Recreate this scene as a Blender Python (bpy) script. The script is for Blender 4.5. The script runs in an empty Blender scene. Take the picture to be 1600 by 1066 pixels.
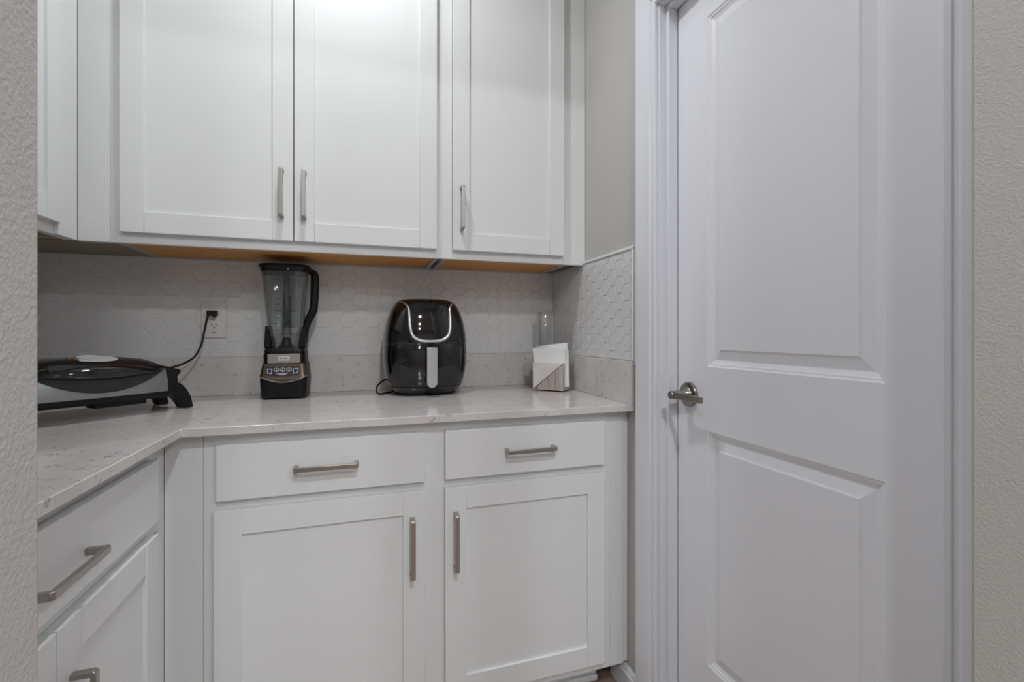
import bpy, bmesh, math, random
from mathutils import Matrix, Vector

# ------------------------------------------------------------------ camera, world, exposure
SC = bpy.context.scene
COL = SC.collection
CAM_H = 1.13
cam_d = bpy.data.cameras.new('camera')
cam_d.sensor_width = 36.0
cam_d.lens = 720.0 / 1600.0 * 36.0
cam_d.shift_y = -12.0 / 1600.0
cam_d.clip_start = 0.02
cam = bpy.data.objects.new('camera', cam_d)
cam.location = (0, 0, CAM_H)
cam.rotation_euler = (math.radians(90), 0, math.radians(-17.72))
COL.objects.link(cam)
SC.camera = cam

W = bpy.data.worlds.new('world')
SC.world = W
W.use_nodes = True
W.node_tree.nodes['Background'].inputs[0].default_value = (0.75, 0.77, 0.8, 1)
W.node_tree.nodes['Background'].inputs[1].default_value = 0.25

SC.view_settings.view_transform = 'Standard'
SC.view_settings.look = 'None'
SC.view_settings.gamma = 1.0
SC.view_settings.use_curve_mapping = False
SC.view_settings.exposure = 0.0
PANTRY_LAMP = 170.0
KITCHEN_LAMP = 390.0

# ------------------------------------------------------------------ key sizes (metres)
CEIL = 2.74
XR, XL, YB = 0.792, -1.045, 1.871          # right, left, back wall faces
YFI, YFO = 0.320, 0.200                     # inner / outer face of the front wall
OPL, OPR, OPH = -0.1692, 0.6153, 2.44       # the opening one looks through
CT, CB = 0.911, 0.8905                      # countertop top and underside
BST = 1.0445                                # top of quartz backsplash
UB, UT = 1.3855, 2.45                       # upper cabinets
random.seed(7)

# ------------------------------------------------------------------ helpers
def lin(r, g, b):
    f = lambda c: ((c / 255 + 0.055) / 1.055) ** 2.4 if c / 255 > 0.04045 else c / 255 / 12.92
    return (f(r), f(g), f(b), 1.0)

MATS = {}
def mat(name, col=(0.8, 0.8, 0.8, 1), rough=0.5, metal=0.0, bump=0.0, bscale=200.0, coat=0.0, emit=None, estr=0.0, spec=0.5):
    m = bpy.data.materials.new(name)
    m.use_nodes = True
    nt = m.node_tree
    b = nt.nodes['Principled BSDF']
    b.inputs['Base Color'].default_value = col
    b.inputs['Roughness'].default_value = rough
    b.inputs['Metallic'].default_value = metal
    b.inputs['Coat Weight'].default_value = coat
    b.inputs['Specular IOR Level'].default_value = spec
    if emit:
        b.inputs['Emission Color'].default_value = emit
        b.inputs['Emission Strength'].default_value = estr
    if bump:
        tc = nt.nodes.new('ShaderNodeTexCoord')
        nz = nt.nodes.new('ShaderNodeTexNoise')
        nz.inputs['Scale'].default_value = bscale
        nz.inputs['Detail'].default_value = 3
        bp = nt.nodes.new('ShaderNodeBump')
        bp.inputs['Strength'].default_value = bump
        bp.inputs['Distance'].default_value = 0.002
        nt.links.new(tc.outputs['Object'], nz.inputs['Vector'])
        nt.links.new(nz.outputs['Fac'], bp.inputs['Height'])
        nt.links.new(bp.outputs['Normal'], b.inputs['Normal'])
    MATS[name] = m
    return m

def nodes(m):
    nt = m.node_tree
    return nt, nt.nodes['Principled BSDF']

def ramp(nt, stops):
    r = nt.nodes.new('ShaderNodeValToRGB')
    e = r.color_ramp.elements
    e[0].position, e[0].color = stops[0]
    e[1].position, e[1].color = stops[-1]
    for p, c in stops[1:-1]:
        x = e.new(p)
        x.color = c
    return r

# painted surfaces
mat('cabinet_paint', lin(231, 232, 232), 0.55, spec=0.3, bump=0.03, bscale=350)
mat('door_paint', lin(239, 240, 246), 0.34, bump=0.03, bscale=300)
mat('trim_paint', lin(231, 233, 239), 0.32)
mat('tile_glaze', lin(222, 222, 222), 0.22, bump=0.03, bscale=60)
mat('grout', lin(232, 231, 229), 0.8)
mat('tile_edge', lin(236, 236, 236), 0.3)
mat('ceiling_paint', lin(238, 238, 236), 0.9)
mat('nickel', lin(172, 166, 160), 0.36, metal=1.0)
mat('dark_nickel', lin(150, 144, 138), 0.28, metal=1.0)
mat('steel', lin(190, 184, 176), 0.35, metal=1.0)
mat('silver_plastic', lin(205, 207, 210), 0.32, metal=0.75)
mat('gloss_black', lin(16, 14, 15), 0.07, coat=0.4)
mat('lid_black', lin(30, 28, 28), 0.14)
mat('satin_black', lin(13, 12, 13), 0.42, spec=0.3)
mat('matte_black', lin(14, 14, 15), 0.6)
mat('speckled_black', lin(40, 41, 45), 0.55, bump=0.4, bscale=900)
mat('bronze_metal', lin(98, 86, 77), 0.3, metal=0.9)
mat('grill_silver', lin(150, 151, 152), 0.34, metal=0.85)
mat('panel_navy', lin(34, 35, 48), 0.3)
mat('print_white', lin(215, 217, 222), 0.5)
mat('print_dark', lin(26, 28, 30), 0.6)
mat('grey_plastic', lin(176, 178, 178), 0.4)
mat('amber', lin(190, 95, 20), 0.3)
mat('outlet_white', lin(226, 223, 222), 0.35)
mat('slot_black', lin(20, 20, 20), 0.7)
mat('shadow_dark', lin(50, 48, 46), 0.9)
mat('lamp_lens', (1, 1, 1, 1), 0.5)
mat('paper', lin(240, 240, 240), 0.9, bump=0.25, bscale=500)
mat('cabinet_interior_edge', lin(190, 178, 165), 0.6)

def wall_material():
    m = mat('wall_paint', lin(194, 191, 187), 0.6)
    nt, b = nodes(m)
    tc = nt.nodes.new('ShaderNodeTexCoord')
    mp = nt.nodes.new('ShaderNodeMapping')
    mp.inputs['Rotation'].default_value = (0.5, 0.4, 0.3)
    n1 = nt.nodes.new('ShaderNodeTexNoise')
    n1.inputs['Scale'].default_value = 330
    n1.inputs['Detail'].default_value = 4
    n1.inputs['Roughness'].default_value = 0.55
    n1.inputs['Distortion'].default_value = 0.2
    r = ramp(nt, [(0.38, (0, 0, 0, 1)), (0.66, (1, 1, 1, 1))])
    bp = nt.nodes.new('ShaderNodeBump')
    bp.inputs['Strength'].default_value = 0.2
    bp.inputs['Distance'].default_value = 0.0016
    nt.links.new(tc.outputs['Object'], mp.inputs['Vector'])
    nt.links.new(mp.outputs[0], n1.inputs['Vector'])
    nt.links.new(n1.outputs['Fac'], r.inputs['Fac'])
    nt.links.new(r.outputs['Color'], bp.inputs['Height'])
    nt.links.new(bp.outputs['Normal'], b.inputs['Normal'])
wall_material()

def quartz_material():
    m = mat('quartz', lin(205, 200, 196), 0.13)
    nt, b = nodes(m)
    tc = nt.nodes.new('ShaderNodeTexCoord')
    # soft clouding
    n0 = nt.nodes.new('ShaderNodeTexNoise')
    n0.inputs['Scale'].default_value = 9
    n0.inputs['Detail'].default_value = 6
    r0 = ramp(nt, [(0.35, lin(211, 206, 204)), (0.65, lin(218, 214, 212))])
    # broken fine veins: a thin band of a distorted noise, gated by another noise
    n1 = nt.nodes.new('ShaderNodeTexNoise')
    n1.inputs['Scale'].default_value = 20
    n1.inputs['Detail'].default_value = 5
    n1.inputs['Distortion'].default_value = 1.3
    r1 = ramp(nt, [(0.485, (0, 0, 0, 1)), (0.5, (1, 1, 1, 1)), (0.515, (0, 0, 0, 1))])
    n2 = nt.nodes.new('ShaderNodeTexNoise')
    n2.inputs['Scale'].default_value = 30
    n2.inputs['Detail'].default_value = 4
    r2 = ramp(nt, [(0.50, (0, 0, 0, 1)), (0.60, (1, 1, 1, 1))])
    mu = nt.nodes.new('ShaderNodeMath')
    mu.operation = 'MULTIPLY'
    mu2 = nt.nodes.new('ShaderNodeMath')
    mu2.operation = 'MULTIPLY'
    mu2.inputs[1].default_value = 0.85
    mx = nt.nodes.new('ShaderNodeMixRGB')
    mx.inputs[2].default_value = lin(126, 116, 108)
    for n in (n0, n1, n2):
        nt.links.new(tc.outputs['Object'], n.inputs['Vector'])
    nt.links.new(n0.outputs['Fac'], r0.inputs['Fac'])
    nt.links.new(n1.outputs['Fac'], r1.inputs['Fac'])
    nt.links.new(n2.outputs['Fac'], r2.inputs['Fac'])
    nt.links.new(r1.outputs['Color'], mu.inputs[0])
    nt.links.new(r2.outputs['Color'], mu.inputs[1])
    nt.links.new(mu.outputs[0], mu2.inputs[0])
    nt.links.new(mu2.outputs[0], mx.inputs[0])
    nt.links.new(r0.outputs['Color'], mx.inputs[1])
    nt.links.new(mx.outputs[0], b.inputs['Base Color'])
quartz_material()

def wood_material(name, c1, c2, scale, rough, axis=0, stretch=14.0):
    m = mat(name, c1, rough)
    nt, b = nodes(m)
    tc = nt.nodes.new('ShaderNodeTexCoord')
    mp = nt.nodes.new('ShaderNodeMapping')
    s = [stretch, stretch, stretch]
    s[axis] = 1.0
    mp.inputs['Scale'].default_value = s
    n = nt.nodes.new('ShaderNodeTexNoise')
    n.inputs['Scale'].default_value = scale
    n.inputs['Detail'].default_value = 6
    n.inputs['Distortion'].default_value = 0.5
    r = ramp(nt, [(0.3, c1), (0.7, c2)])
    nt.links.new(tc.outputs['Object'], mp.inputs['Vector'])
    nt.links.new(mp.outputs[0], n.inputs['Vector'])
    nt.links.new(n.outputs['Fac'], r.inputs['Fac'])
    nt.links.new(r.outputs['Color'], b.inputs['Base Color'])
wood_material('raw_wood', lin(206, 140, 70), lin(224, 162, 92), 3.0, 0.55, axis=0)
wood_material('laminate_brown', lin(138, 124, 108), lin(150, 136, 118), 3.0, 0.5, axis=0)
wood_material('floor_wood', lin(132, 112, 104), lin(160, 140, 130), 3.0, 0.4, axis=1, stretch=10)
wood_material('weathered_wood', lin(132, 116, 106), lin(204, 194, 186), 8.0, 0.6, axis=2, stretch=26)
wood_material('marble', lin(214, 208, 203), lin(228, 224, 220), 30.0, 0.35, axis=0, stretch=1.5)

def clear_material(name, tint, refl=0.06, rough=0.02):
    m = bpy.data.materials.new(name)
    m.use_nodes = True
    nt = m.node_tree
    nt.nodes.remove(nt.nodes['Principled BSDF'])
    out = nt.nodes['Material Output']
    tr = nt.nodes.new('ShaderNodeBsdfTransparent')
    tr.inputs[0].default_value = tint
    gl = nt.nodes.new('ShaderNodeBsdfGlossy')
    gl.inputs['Roughness'].default_value = rough
    gl.inputs['Color'].default_value = (1, 1, 1, 1)
    lw = nt.nodes.new('ShaderNodeLayerWeight')
    lw.inputs['Blend'].default_value = 0.5
    pw = nt.nodes.new('ShaderNodeMath')
    pw.operation = 'POWER'
    pw.inputs[1].default_value = 3.0
    fr = nt.nodes.new('ShaderNodeMath')
    fr.operation = 'MULTIPLY_ADD'
    fr.inputs[1].default_value = 0.75
    fr.inputs[2].default_value = refl
    nt.links.new(lw.outputs['Facing'], pw.inputs[0])
    nt.links.new(pw.outputs[0], fr.inputs[0])
    mx = nt.nodes.new('ShaderNodeMixShader')
    nt.links.new(fr.outputs[0], mx.inputs[0])
    nt.links.new(tr.outputs[0], mx.inputs[1])
    nt.links.new(gl.outputs[0], mx.inputs[2])
    nt.links.new(mx.outputs[0], out.inputs['Surface'])
    MATS[name] = m
clear_material('smoked_clear', (0.865, 0.890, 0.883, 1))
clear_material('clear_glass', (0.93, 0.935, 0.935, 1), 0.10)
clear_material('clear_plastic', (0.86, 0.88, 0.9, 1))

def box(bm, x0, x1, y0, y1, z0, z1):
    xs, ys, zs = sorted((x0, x1)), sorted((y0, y1)), sorted((z0, z1))
    v = [bm.verts.new((x, y, z)) for x in xs for y in ys for z in zs]
    for f in ((0, 1, 3, 2), (4, 6, 7, 5), (0, 4, 5, 1), (2, 3, 7, 6), (0, 2, 6, 4), (1, 5, 7, 3)):
        bm.faces.new([v[i] for i in f])
    return v

def B(*boxes):
    bm = bmesh.new()
    for b in boxes:
        box(bm, *b)
    return bm

def prism(pts, fn, d0, d1, bm=None):
    """extrude a 2-D outline between d0 and d1; fn(a, b, d) -> xyz"""
    bm = bm or bmesh.new()
    lo = [bm.verts.new(fn(a, b, d0)) for a, b in pts]
    hi = [bm.verts.new(fn(a, b, d1)) for a, b in pts]
    n = len(pts)
    bm.faces.new(lo)
    bm.faces.new(hi[::-1])
    for i in range(n):
        bm.faces.new((lo[i], hi[i], hi[(i + 1) % n], lo[(i + 1) % n]))
    return bm

def loft(rings, cap0=True, cap1=True, bm=None):
    bm = bm or bmesh.new()
    R = [[bm.verts.new(p) for p in r] for r in rings]
    n = len(R[0])
    for a, b in zip(R, R[1:]):
        for i in range(n):
            bm.faces.new((a[i], a[(i + 1) % n], b[(i + 1) % n], b[i]))
    if cap0:
        bm.faces.new(R[0][::-1])
    if cap1:
        bm.faces.new(R[-1])
    return bm

def tube(pts, r, n=10, bm=None, closed=False):
    bm = bm or bmesh.new()
    P = [Vector(p) for p in pts]
    rings = []
    up = None
    for i, p in enumerate(P):
        a = P[max(i - 1, 0)]
        b = P[min(i + 1, len(P) - 1)]
        t = (b - a).normalized()
        if up is None:
            up = Vector((0, 0, 1)) if abs(t.z) < 0.9 else Vector((1, 0, 0))
        s = t.cross(up)
        s.normalize()
        up = s.cross(t).normalized()
        rr = r[i] if isinstance(r, (list, tuple)) else r
        rings.append([p + s * (rr * math.cos(2 * math.pi * k / n)) + up * (rr * math.sin(2 * math.pi * k / n)) for k in range(n)])
    return loft(rings, True, True, bm)

def smooth_path(ctrl, per=8):
    P = [Vector(p) for p in ctrl]
    P = [P[0] * 2 - P[1]] + P + [P[-1] * 2 - P[-2]]
    out = []
    for i in range(1, len(P) - 2):
        for k in range(per):
            t = k / per
            a, b, c, d = P[i - 1], P[i], P[i + 1], P[i + 2]
            out.append(0.5 * ((2 * b) + (c - a) * t + (2 * a - 5 * b + 4 * c - d) * t * t + (3 * b - a - 3 * c + d) * t ** 3))
    out.append(P[-2])
    return out

def sring(hx, hy, z, n=48, e=2.6, cx=0.0, cy=0.0):
    out = []
    for k in range(n):
        a = 2 * math.pi * k / n
        c, s = math.cos(a), math.sin(a)
        out.append((cx + hx * math.copysign(abs(c) ** (2 / e), c), cy + hy * math.copysign(abs(s) ** (2 / e), s), z))
    return out

def disc_rings(center, axis, prof, n=32):
    """lathe: prof = [(distance along axis, radius)]"""
    ax = Vector(axis).normalized()
    u = ax.orthogonal().normalized()
    w = ax.cross(u)
    c = Vector(center)
    return [[c + ax * d + (u * math.cos(2 * math.pi * k / n) + w * math.sin(2 * math.pi * k / n)) * r for k in range(n)] for d, r in prof]

ROOT = {}      # object name -> world matrix of the frame its mesh is written in
def root_matrix(o):
    while o.parent is not None:
        o = o.parent
    return ROOT.get(o.name, Matrix.Identity(4))

def obj(name, bm, m, parent=None, bev=0.0, seg=2, smooth=False, local=True, angle=40):
    """one mesh object; local=False: vertices are world positions"""
    if bm.verts and parent is not None and not local:
        bm.transform(root_matrix(parent).inverted())
    bmesh.ops.recalc_face_normals(bm, faces=bm.faces[:])
    me = bpy.data.meshes.new(name)
    bm.to_mesh(me)
    bm.free()
    me.materials.append(MATS[m])
    o = bpy.data.objects.new(name, me)
    COL.objects.link(o)
    if parent is not None:
        o.parent = parent
    if bev:
        md = o.modifiers.new('bevel', 'BEVEL')
        md.width = bev
        md.segments = seg
        md.limit_method = 'ANGLE'
        md.angle_limit = math.radians(35)
        smooth = True
    if smooth:
        for p in me.polygons:
            p.use_smooth = True
        try:
            me.set_sharp_from_angle(angle=math.radians(angle))
        except Exception:
            pass
    return o

def thing(name, label, cat, loc=(0, 0, 0), rotz=0.0, group=None):
    o = bpy.data.objects.new(name, None)
    o.empty_display_size = 0.05
    COL.objects.link(o)
    o.location = loc
    o.rotation_euler = (0, 0, rotz)
    o['label'] = label
    o['category'] = cat
    if group:
        o['group'] = group
    ROOT[o.name] = Matrix.Translation(loc) @ Matrix.Rotation(rotz, 4, 'Z')
    return o

def tag(o, label, cat, group=None):
    o['label'] = label
    o['category'] = cat
    if group:
        o['group'] = group
    return o

def struct(name, bm, m, label=None, **k):
    o = obj(name, bm, m, **k)
    o['kind'] = 'structure'
    if label:
        o['label'] = label
    return o

# ------------------------------------------------------------------ room shell
KX0, KX1, KY0 = -2.6, 3.2, -4.6
struct('floor', B((KX0, KX1, KY0, YB + 0.1, -0.06, 0.0)), 'floor_wood', 'dark brown wood floor under the cabinets')
struct('ceiling', B((KX0, KX1, KY0, YB + 0.1, CEIL, CEIL + 0.08)), 'ceiling_paint', 'flat white ceiling above the pantry')
wall_back = struct('wall_back', B((XL - 0.1, XR + 0.13, YB, YB + 0.1, 0, CEIL)), 'wall_paint', 'back wall with white hexagon tile above the counter')
struct('wall_left', B((XL - 0.1, XL, YFI, YB, 0, CEIL)), 'wall_paint', 'left pantry wall behind the corner cabinets')
DY0, DY1, DZ = 0.4420, 1.112, 2.058          # clear door opening
wall_right = struct('wall_right', B((XR, XR + 0.13, YFI, DY0 - 0.018, 0, CEIL), (XR, XR + 0.13, DY1 + 0.018, YB, 0, CEIL),
                                    (XR, XR + 0.13, DY0 - 0.018, DY1 + 0.018, DZ + 0.018, CEIL)), 'wall_paint',
                    'greige painted right wall holding the white door')
struct('wall_front_left', B((KX0, OPL, YFO, YFI, 0, CEIL)), 'wall_paint', 'textured greige wall edge at the left border of the view', bev=0.004)
struct('wall_front_right', B((OPR, KX1, YFO, YFI, 0, CEIL)), 'wall_paint', 'textured greige wall edge at the right border of the view', bev=0.004)
struct('wall_front_header', B((OPL, OPR, YFO, YFI, OPH, CEIL)), 'wall_paint', 'wall above the opening into the pantry')
struct('wall_kitchen_left', B((KX0 - 0.1, KX0, KY0, YFI, 0, CEIL)), 'wall_paint', 'far left wall of the adjoining kitchen')
struct('wall_kitchen_right', B((KX1, KX1 + 0.1, KY0, YFI, 0, CEIL)), 'wall_paint', 'far right wall of the adjoining kitchen')
struct('wall_kitchen_rear', B((KX0, KX1, KY0 - 0.1, KY0, 0, CEIL)), 'wall_paint', 'rear wall of the adjoining kitchen')

# recessed ceiling lamps
def downlight(x, y, strength, label, group=None, r=0.075):
    t = thing('recessed_downlight', label, 'ceiling light', (x, y, CEIL), 0, group)
    obj('trim_ring', loft(disc_rings((0, 0, 0), (0, 0, -1), [(0.0, r + 0.02), (0.006, r + 0.018), (0.008, r + 0.004), (0.003, r)]), False, False), 'trim_paint', t, smooth=True)
    m = bpy.data.materials.new('downlight_glow')
    m.use_nodes = True
    b = m.node_tree.nodes['Principled BSDF']
    b.inputs['Base Color'].default_value = (0.9, 0.9, 0.9, 1)
    b.inputs['Emission Color'].default_value = (0.95, 0.98, 1.0, 1)
    b.inputs['Emission Strength'].default_value = strength
    MATS['downlight_glow'] = m
    bm = bmesh.new()
    bm.faces.new([bm.verts.new(p) for p in disc_rings((0, 0, 0), (0, 0, -1), [(0.003, r)], 24)[0]])
    obj('lens', bm, 'downlight_glow', t)
    return t
downlight(-0.07, 1.10, PANTRY_LAMP, 'round recessed lamp in the pantry ceiling above the counter')
for x, y, w in ((0.24, -0.70, 'nearest the pantry opening'), (0.24, -1.95, 'in the middle of the kitchen row'), (0.24, -3.2, 'farthest from the pantry'),
                (1.55, -1.5, 'on the right side of the kitchen'), (-1.2, -1.5, 'on the left side of the kitchen'),
                (1.55, -2.9, 'added at the rear right to brighten the left cabinets')):  # last entry: unseen extra lamp, added to lift the left-run fronts
    downlight(x, y, KITCHEN_LAMP, 'round recessed lamp in the kitchen ceiling ' + w, 'kitchen ceiling lamps')

# ------------------------------------------------------------------ hexagon tile
def clip(poly, a, v, keep_less):
    out = []
    for i in range(len(poly)):
        p, q = poly[i], poly[(i + 1) % len(poly)]
        ip = (p[a] <= v) if keep_less else (p[a] >= v)
        iq = (q[a] <= v) if keep_less else (q[a] >= v)
        if ip:
            out.append(p)
        if ip != iq:
            t = (v - p[a]) / (q[a] - p[a])
            out.append((p[0] + t * (q[0] - p[0]), p[1] + t * (q[1] - p[1])))
    res = []
    for p in out:
        if not res or math.dist(p, res[-1]) > 1e-5:
            res.append(p)
    if len(res) > 1 and math.dist(res[0], res[-1]) < 1e-5:
        res.pop()
    return res

def area(p):
    return 0.5 * abs(sum(p[i][0] * p[(i + 1) % len(p)][1] - p[(i + 1) % len(p)][0] * p[i][1] for i in range(len(p))))

def tile_mesh(poly, fn, thick=0.0023, ch=0.0009):
    cx = sum(p[0] for p in poly) / len(poly)
    cy = sum(p[1] for p in poly) / len(poly)
    def shrink(p, k):
        d = math.hypot(p[0] - cx, p[1] - cy) or 1
        f = max(d - k, 0.0) / d
        return (cx + (p[0] - cx) * f, cy + (p[1] - cy) * f)
    r0 = [fn(a, b, 0) for a, b in poly]
    r1 = [fn(a, b, thick - ch) for a, b in poly]
    r2 = [fn(*shrink(p, ch * 1.3), thick) for p in poly]
    bm = loft([r0, r1, r2], False, True)
    bmesh.ops.recalc_face_normals(bm, faces=bm.faces[:])
    me = bpy.data.meshes.new('tile')
    bm.to_mesh(me)
    bm.free()
    me.materials.append(MATS['tile_glaze'])
    return me

def tile_field(parent, fn, a_ref, a_step, a0, a1, z0, z1, z_edge=1.3395, vp=0.0538, gap=0.0026, hole=None):
    sx = a_step / (vp * 0.8660254)
    R = (vp - gap) / math.sqrt(3)
    hexa = [(R * math.cos(math.radians(60 * k)) * sx, R * math.sin(math.radians(60 * k))) for k in range(6)]
    full = tile_mesh(hexa, fn)
    n0, n1 = int((a0 - a_ref) / a_step) - 2, int((a1 - a_ref) / a_step) + 2
    org = Vector(fn(0, 0, 0))
    for n in range(n0, n1 + 1):
        ca = a_ref + n * a_step
        for k in range(-8, 4):
            cz = z_edge + vp * (k + (0.5 if n % 2 == 0 else 0.0))
            poly = [(ca + p[0], cz + p[1]) for p in hexa]
            c = clip(clip(clip(clip(poly, 0, a0, False), 0, a1, True), 1, z0, False), 1, z1, True) if poly else []
            if len(c) < 3 or area(c) < 4e-5:
                continue
            if hole and all(hole[0] < p[0] < hole[1] and hole[2] < p[1] < hole[3] for p in c):
                continue
            if abs(area(c) - area(poly)) < 1e-9:
                o = bpy.data.objects.new('tile', full)
                o.location = Vector(fn(ca, cz, 0)) - org
            else:
                o = bpy.data.objects.new('tile', tile_mesh(c, fn))
            COL.objects.link(o)
            o.parent = parent

GB, GR = YB - 0.0062, XR - 0.0067            # grout faces
g = obj('grout', B((XL + 0.0005, XR - 0.001, GB, YB + 0.001, BST - 0.01, 1.392)), 'grout', wall_back)
tile_field(wall_back, lambda a, b, d: (a, GB - d, b), -0.1093, 0.0478, XL + 0.002, GR - 0.004, BST + 0.0015, 1.391)
g = obj('grout', B((GR, XR + 0.001, 1.2300, GB, BST - 0.01, 1.392)), 'grout', wall_right)
tile_field(wall_right, lambda a, b, d: (GR - d, a, b), 1.2695, 0.0455, 1.2395, GB - 0.004, BST + 0.0015, 1.3840)
o = obj('tile_trim', B((XR - 0.0125, XR + 0.001, 1.2275, 1.5705, 1.3895, 1.3990)), 'tile_edge', wall_right, bev=0.002)
o['label'] = 'thin white pencil trim along the top of the tile'
o = obj('tile_trim', B((XR - 0.0125, XR + 0.001, 1.2275, 1.2370, BST, 1.3893)), 'tile_edge', wall_right, bev=0.002)
o['label'] = 'thin white pencil trim along the front end of the tile'

# ------------------------------------------------------------------ interior door, jamb, casing
def casing():
    inn0, inn1, top = DY0 - 0.005, DY1 + 0.005, DZ + 0.005
    prof = [(0, 0), (0, 0.010), (0.002, 0.0125), (0.0105, 0.0125), (0.0125, 0.0095), (0.0185, 0.0095), (0.0225, 0.0150), (0.026, 0.0165),
            (0.080, 0.0185), (0.088, 0.0175), (0.0905, 0.0145), (0.0905, 0)]
    path = [lambda w: (inn1 + w, 0.0), lambda w: (inn1 + w, top + w), lambda w: (inn0 - w, top + w), lambda w: (inn0 - w, 0.0)]
    rings = []
    for f in path:
        r = []
        for w, p in prof:
            y, z = f(w)
            r.append((XR - p, y, z))
        rings.append(r)
    return loft(rings)
struct('trim_1', casing(), 'trim_paint', 'white moulded casing around the interior door', smooth=True, angle=25)
jx0, jx1 = XR + 0.0005, XR + 0.125
struct('trim_2', B((jx0, jx1, DY1, DY1 + 0.0175, 0.001, DZ + 0.0175), (jx0, jx1, DY0 - 0.0175, DY0, 0.001, DZ + 0.0175), (jx0, jx1, DY0, DY1, DZ, DZ + 0.0175)),
       'trim_paint', 'white door jamb inside the casing', bev=0.0008)
SX0, SX1 = 0.8140, 0.8425
struct('trim_3', B((SX0, SX1, DY1 - 0.0123, DY1 - 0.0002, 0.001, DZ - 0.0002), (SX0, SX1, DY0 + 0.0002, DY0 + 0.0123, 0.001, DZ - 0.0002),
                   (SX0, SX1, DY0 + 0.0125, DY1 - 0.0125, DZ - 0.0123, DZ - 0.0002)), 'trim_paint', 'white door stop strip on the jamb', bev=0.001)

DX = 0.8455                                   # door face
LY0, LY1, LZ0, LZ1 = DY0 + 0.003, DY1 - 0.003, 0.012, DZ - 0.004
PY0, PY1 = 0.555, 0.983
PANELS = ((1.044, 1.950), (0.2695, 0.876))
def door_leaf():
    bm = bmesh.new()
    th = 0.035
    zs = [LZ0, PANELS[1][0], PANELS[1][1], PANELS[0][0], PANELS[0][1], LZ1]
    # stiles then rails, all flush
    box(bm, DX, DX + th, LY0, PY0, LZ0, LZ1)
    box(bm, DX, DX + th, PY1, LY1, LZ0, LZ1)
    for a, b in ((zs[0], zs[1]), (zs[2], zs[3]), (zs[4], zs[5])):
        box(bm, DX, DX + th, PY0, PY1, a, b)
    return bm
door_1 = struct('door_1', door_leaf(), 'door_paint', 'white two-panel interior door with a brushed nickel lever')
for z0, z1 in PANELS:
    prof = [(0.0, 0.0), (0.0035, 0.0028), (0.0075, 0.0036), (0.0095, 0.0058), (0.0175, 0.0095), (0.0195, 0.0095), (0.0400, 0.0035), (0.0445, 0.0005)]
    rings = []
    for w, d in prof:
        rings.append([(DX + d, PY0 + w, z0 + w), (DX + d, PY1 - w, z0 + w), (DX + d, PY1 - w, z1 - w), (DX + d, PY0 + w, z1 - w)])
    obj('raised_panel', loft(rings, False, True), 'door_paint', door_1)

def lever():
    y, z = 1.051, 0.964
    ax = (-1, 0, 0)
    c = (DX, y, z)
    ros = obj('lever_handle', loft(disc_rings(c, ax, [(0.010, 0.021), (0.016, 0.0165), (0.024, 0.0125), (0.036, 0.0112), (0.037, 0.0122), (0.040, 0.0122), (0.041, 0.0110), (0.062, 0.0108), (0.064, 0.0092)])),
              'dark_nickel', door_1, smooth=True)
    obj('rosette', loft(disc_rings(c, ax, [(-0.001, 0.0335), (0.006, 0.0335), (0.009, 0.0315), (0.0105, 0.026)])), 'dark_nickel', ros, smooth=True)
    # arm: tapering flat bar running toward the hinge side
    rings = []
    for t in [i / 14 for i in range(15)]:
        yy = y + 0.004 - 0.112 * t
        d = 0.054 - 0.004 * math.sin(math.pi * t)
        h = 0.0105 - 0.0030 * t
        w = 0.0085 - 0.0035 * min(1, t * 2.2) if t < 0.92 else 0.0056
        rings.append([(DX - d - w * cx, yy, z + h * cz - 0.0005 * t) for cx, cz in ((-1, -0.8), (-0.7, -1), (0.7, -1), (1, -0.8), (1, 0.8), (0.7, 1), (-0.7, 1), (-1, 0.8))])
    obj('lever_arm', loft(rings), 'dark_nickel', ros, smooth=True, angle=30)
lever()

# baseboard between casing and cabinet
struct('baseboard_right', prism([(0, 0), (0.013, 0), (0.013, 0.062), (0.009, 0.069), (0.009, 0.073), (0.004, 0.082), (0, 0.082)],
                                lambda a, b, d: (XR - a, d, b), DY1 + 0.097, 1.3630), 'trim_paint', 'short white baseboard between the cabinet and the door casing')

# ------------------------------------------------------------------ cabinets
def face(kind, pos):
    """(along, outward, up) -> world box limits"""
    if kind == 'Y':
        return lambda a0, a1, d0, d1, b0, b1: (a0, a1, pos - d0, pos - d1, b0, b1)
    return lambda a0, a1, d0, d1, b0, b1: (pos + d0, pos + d1, a0, a1, b0, b1)
def face_pt(kind, pos):
    if kind == 'Y':
        return lambda a, d, b: (a, pos - d, b)
    return lambda a, d, b: (pos + d, a, b)

def pull(parent, kind, pos, a, b, L, vertical, d0):
    P = face_pt(kind, pos)
    h, t, w, c = 0.033, 0.0090, 0.0058, 0.004
    pts = [(-L / 2, 0), (-L / 2, h - c), (-L / 2 + c, h), (L / 2 - c, h), (L / 2, h - c), (L / 2, 0), (L / 2 - t, 0), (L / 2 - t, h - t + 0.001), (-L / 2 + t, h - t + 0.001), (-L / 2 + t, 0)]
    if vertical:
        fn = lambda s, d, q: P(a + q, d0 + d, b + s)
    else:
        fn = lambda s, d, q: P(a + s, d0 + d, b + q)
    o = obj('pull', prism(pts, fn, -w, w), 'nickel', parent, local=False, bev=0.0011)
    o['label'] = 'brushed nickel bar pull'
    return o

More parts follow.
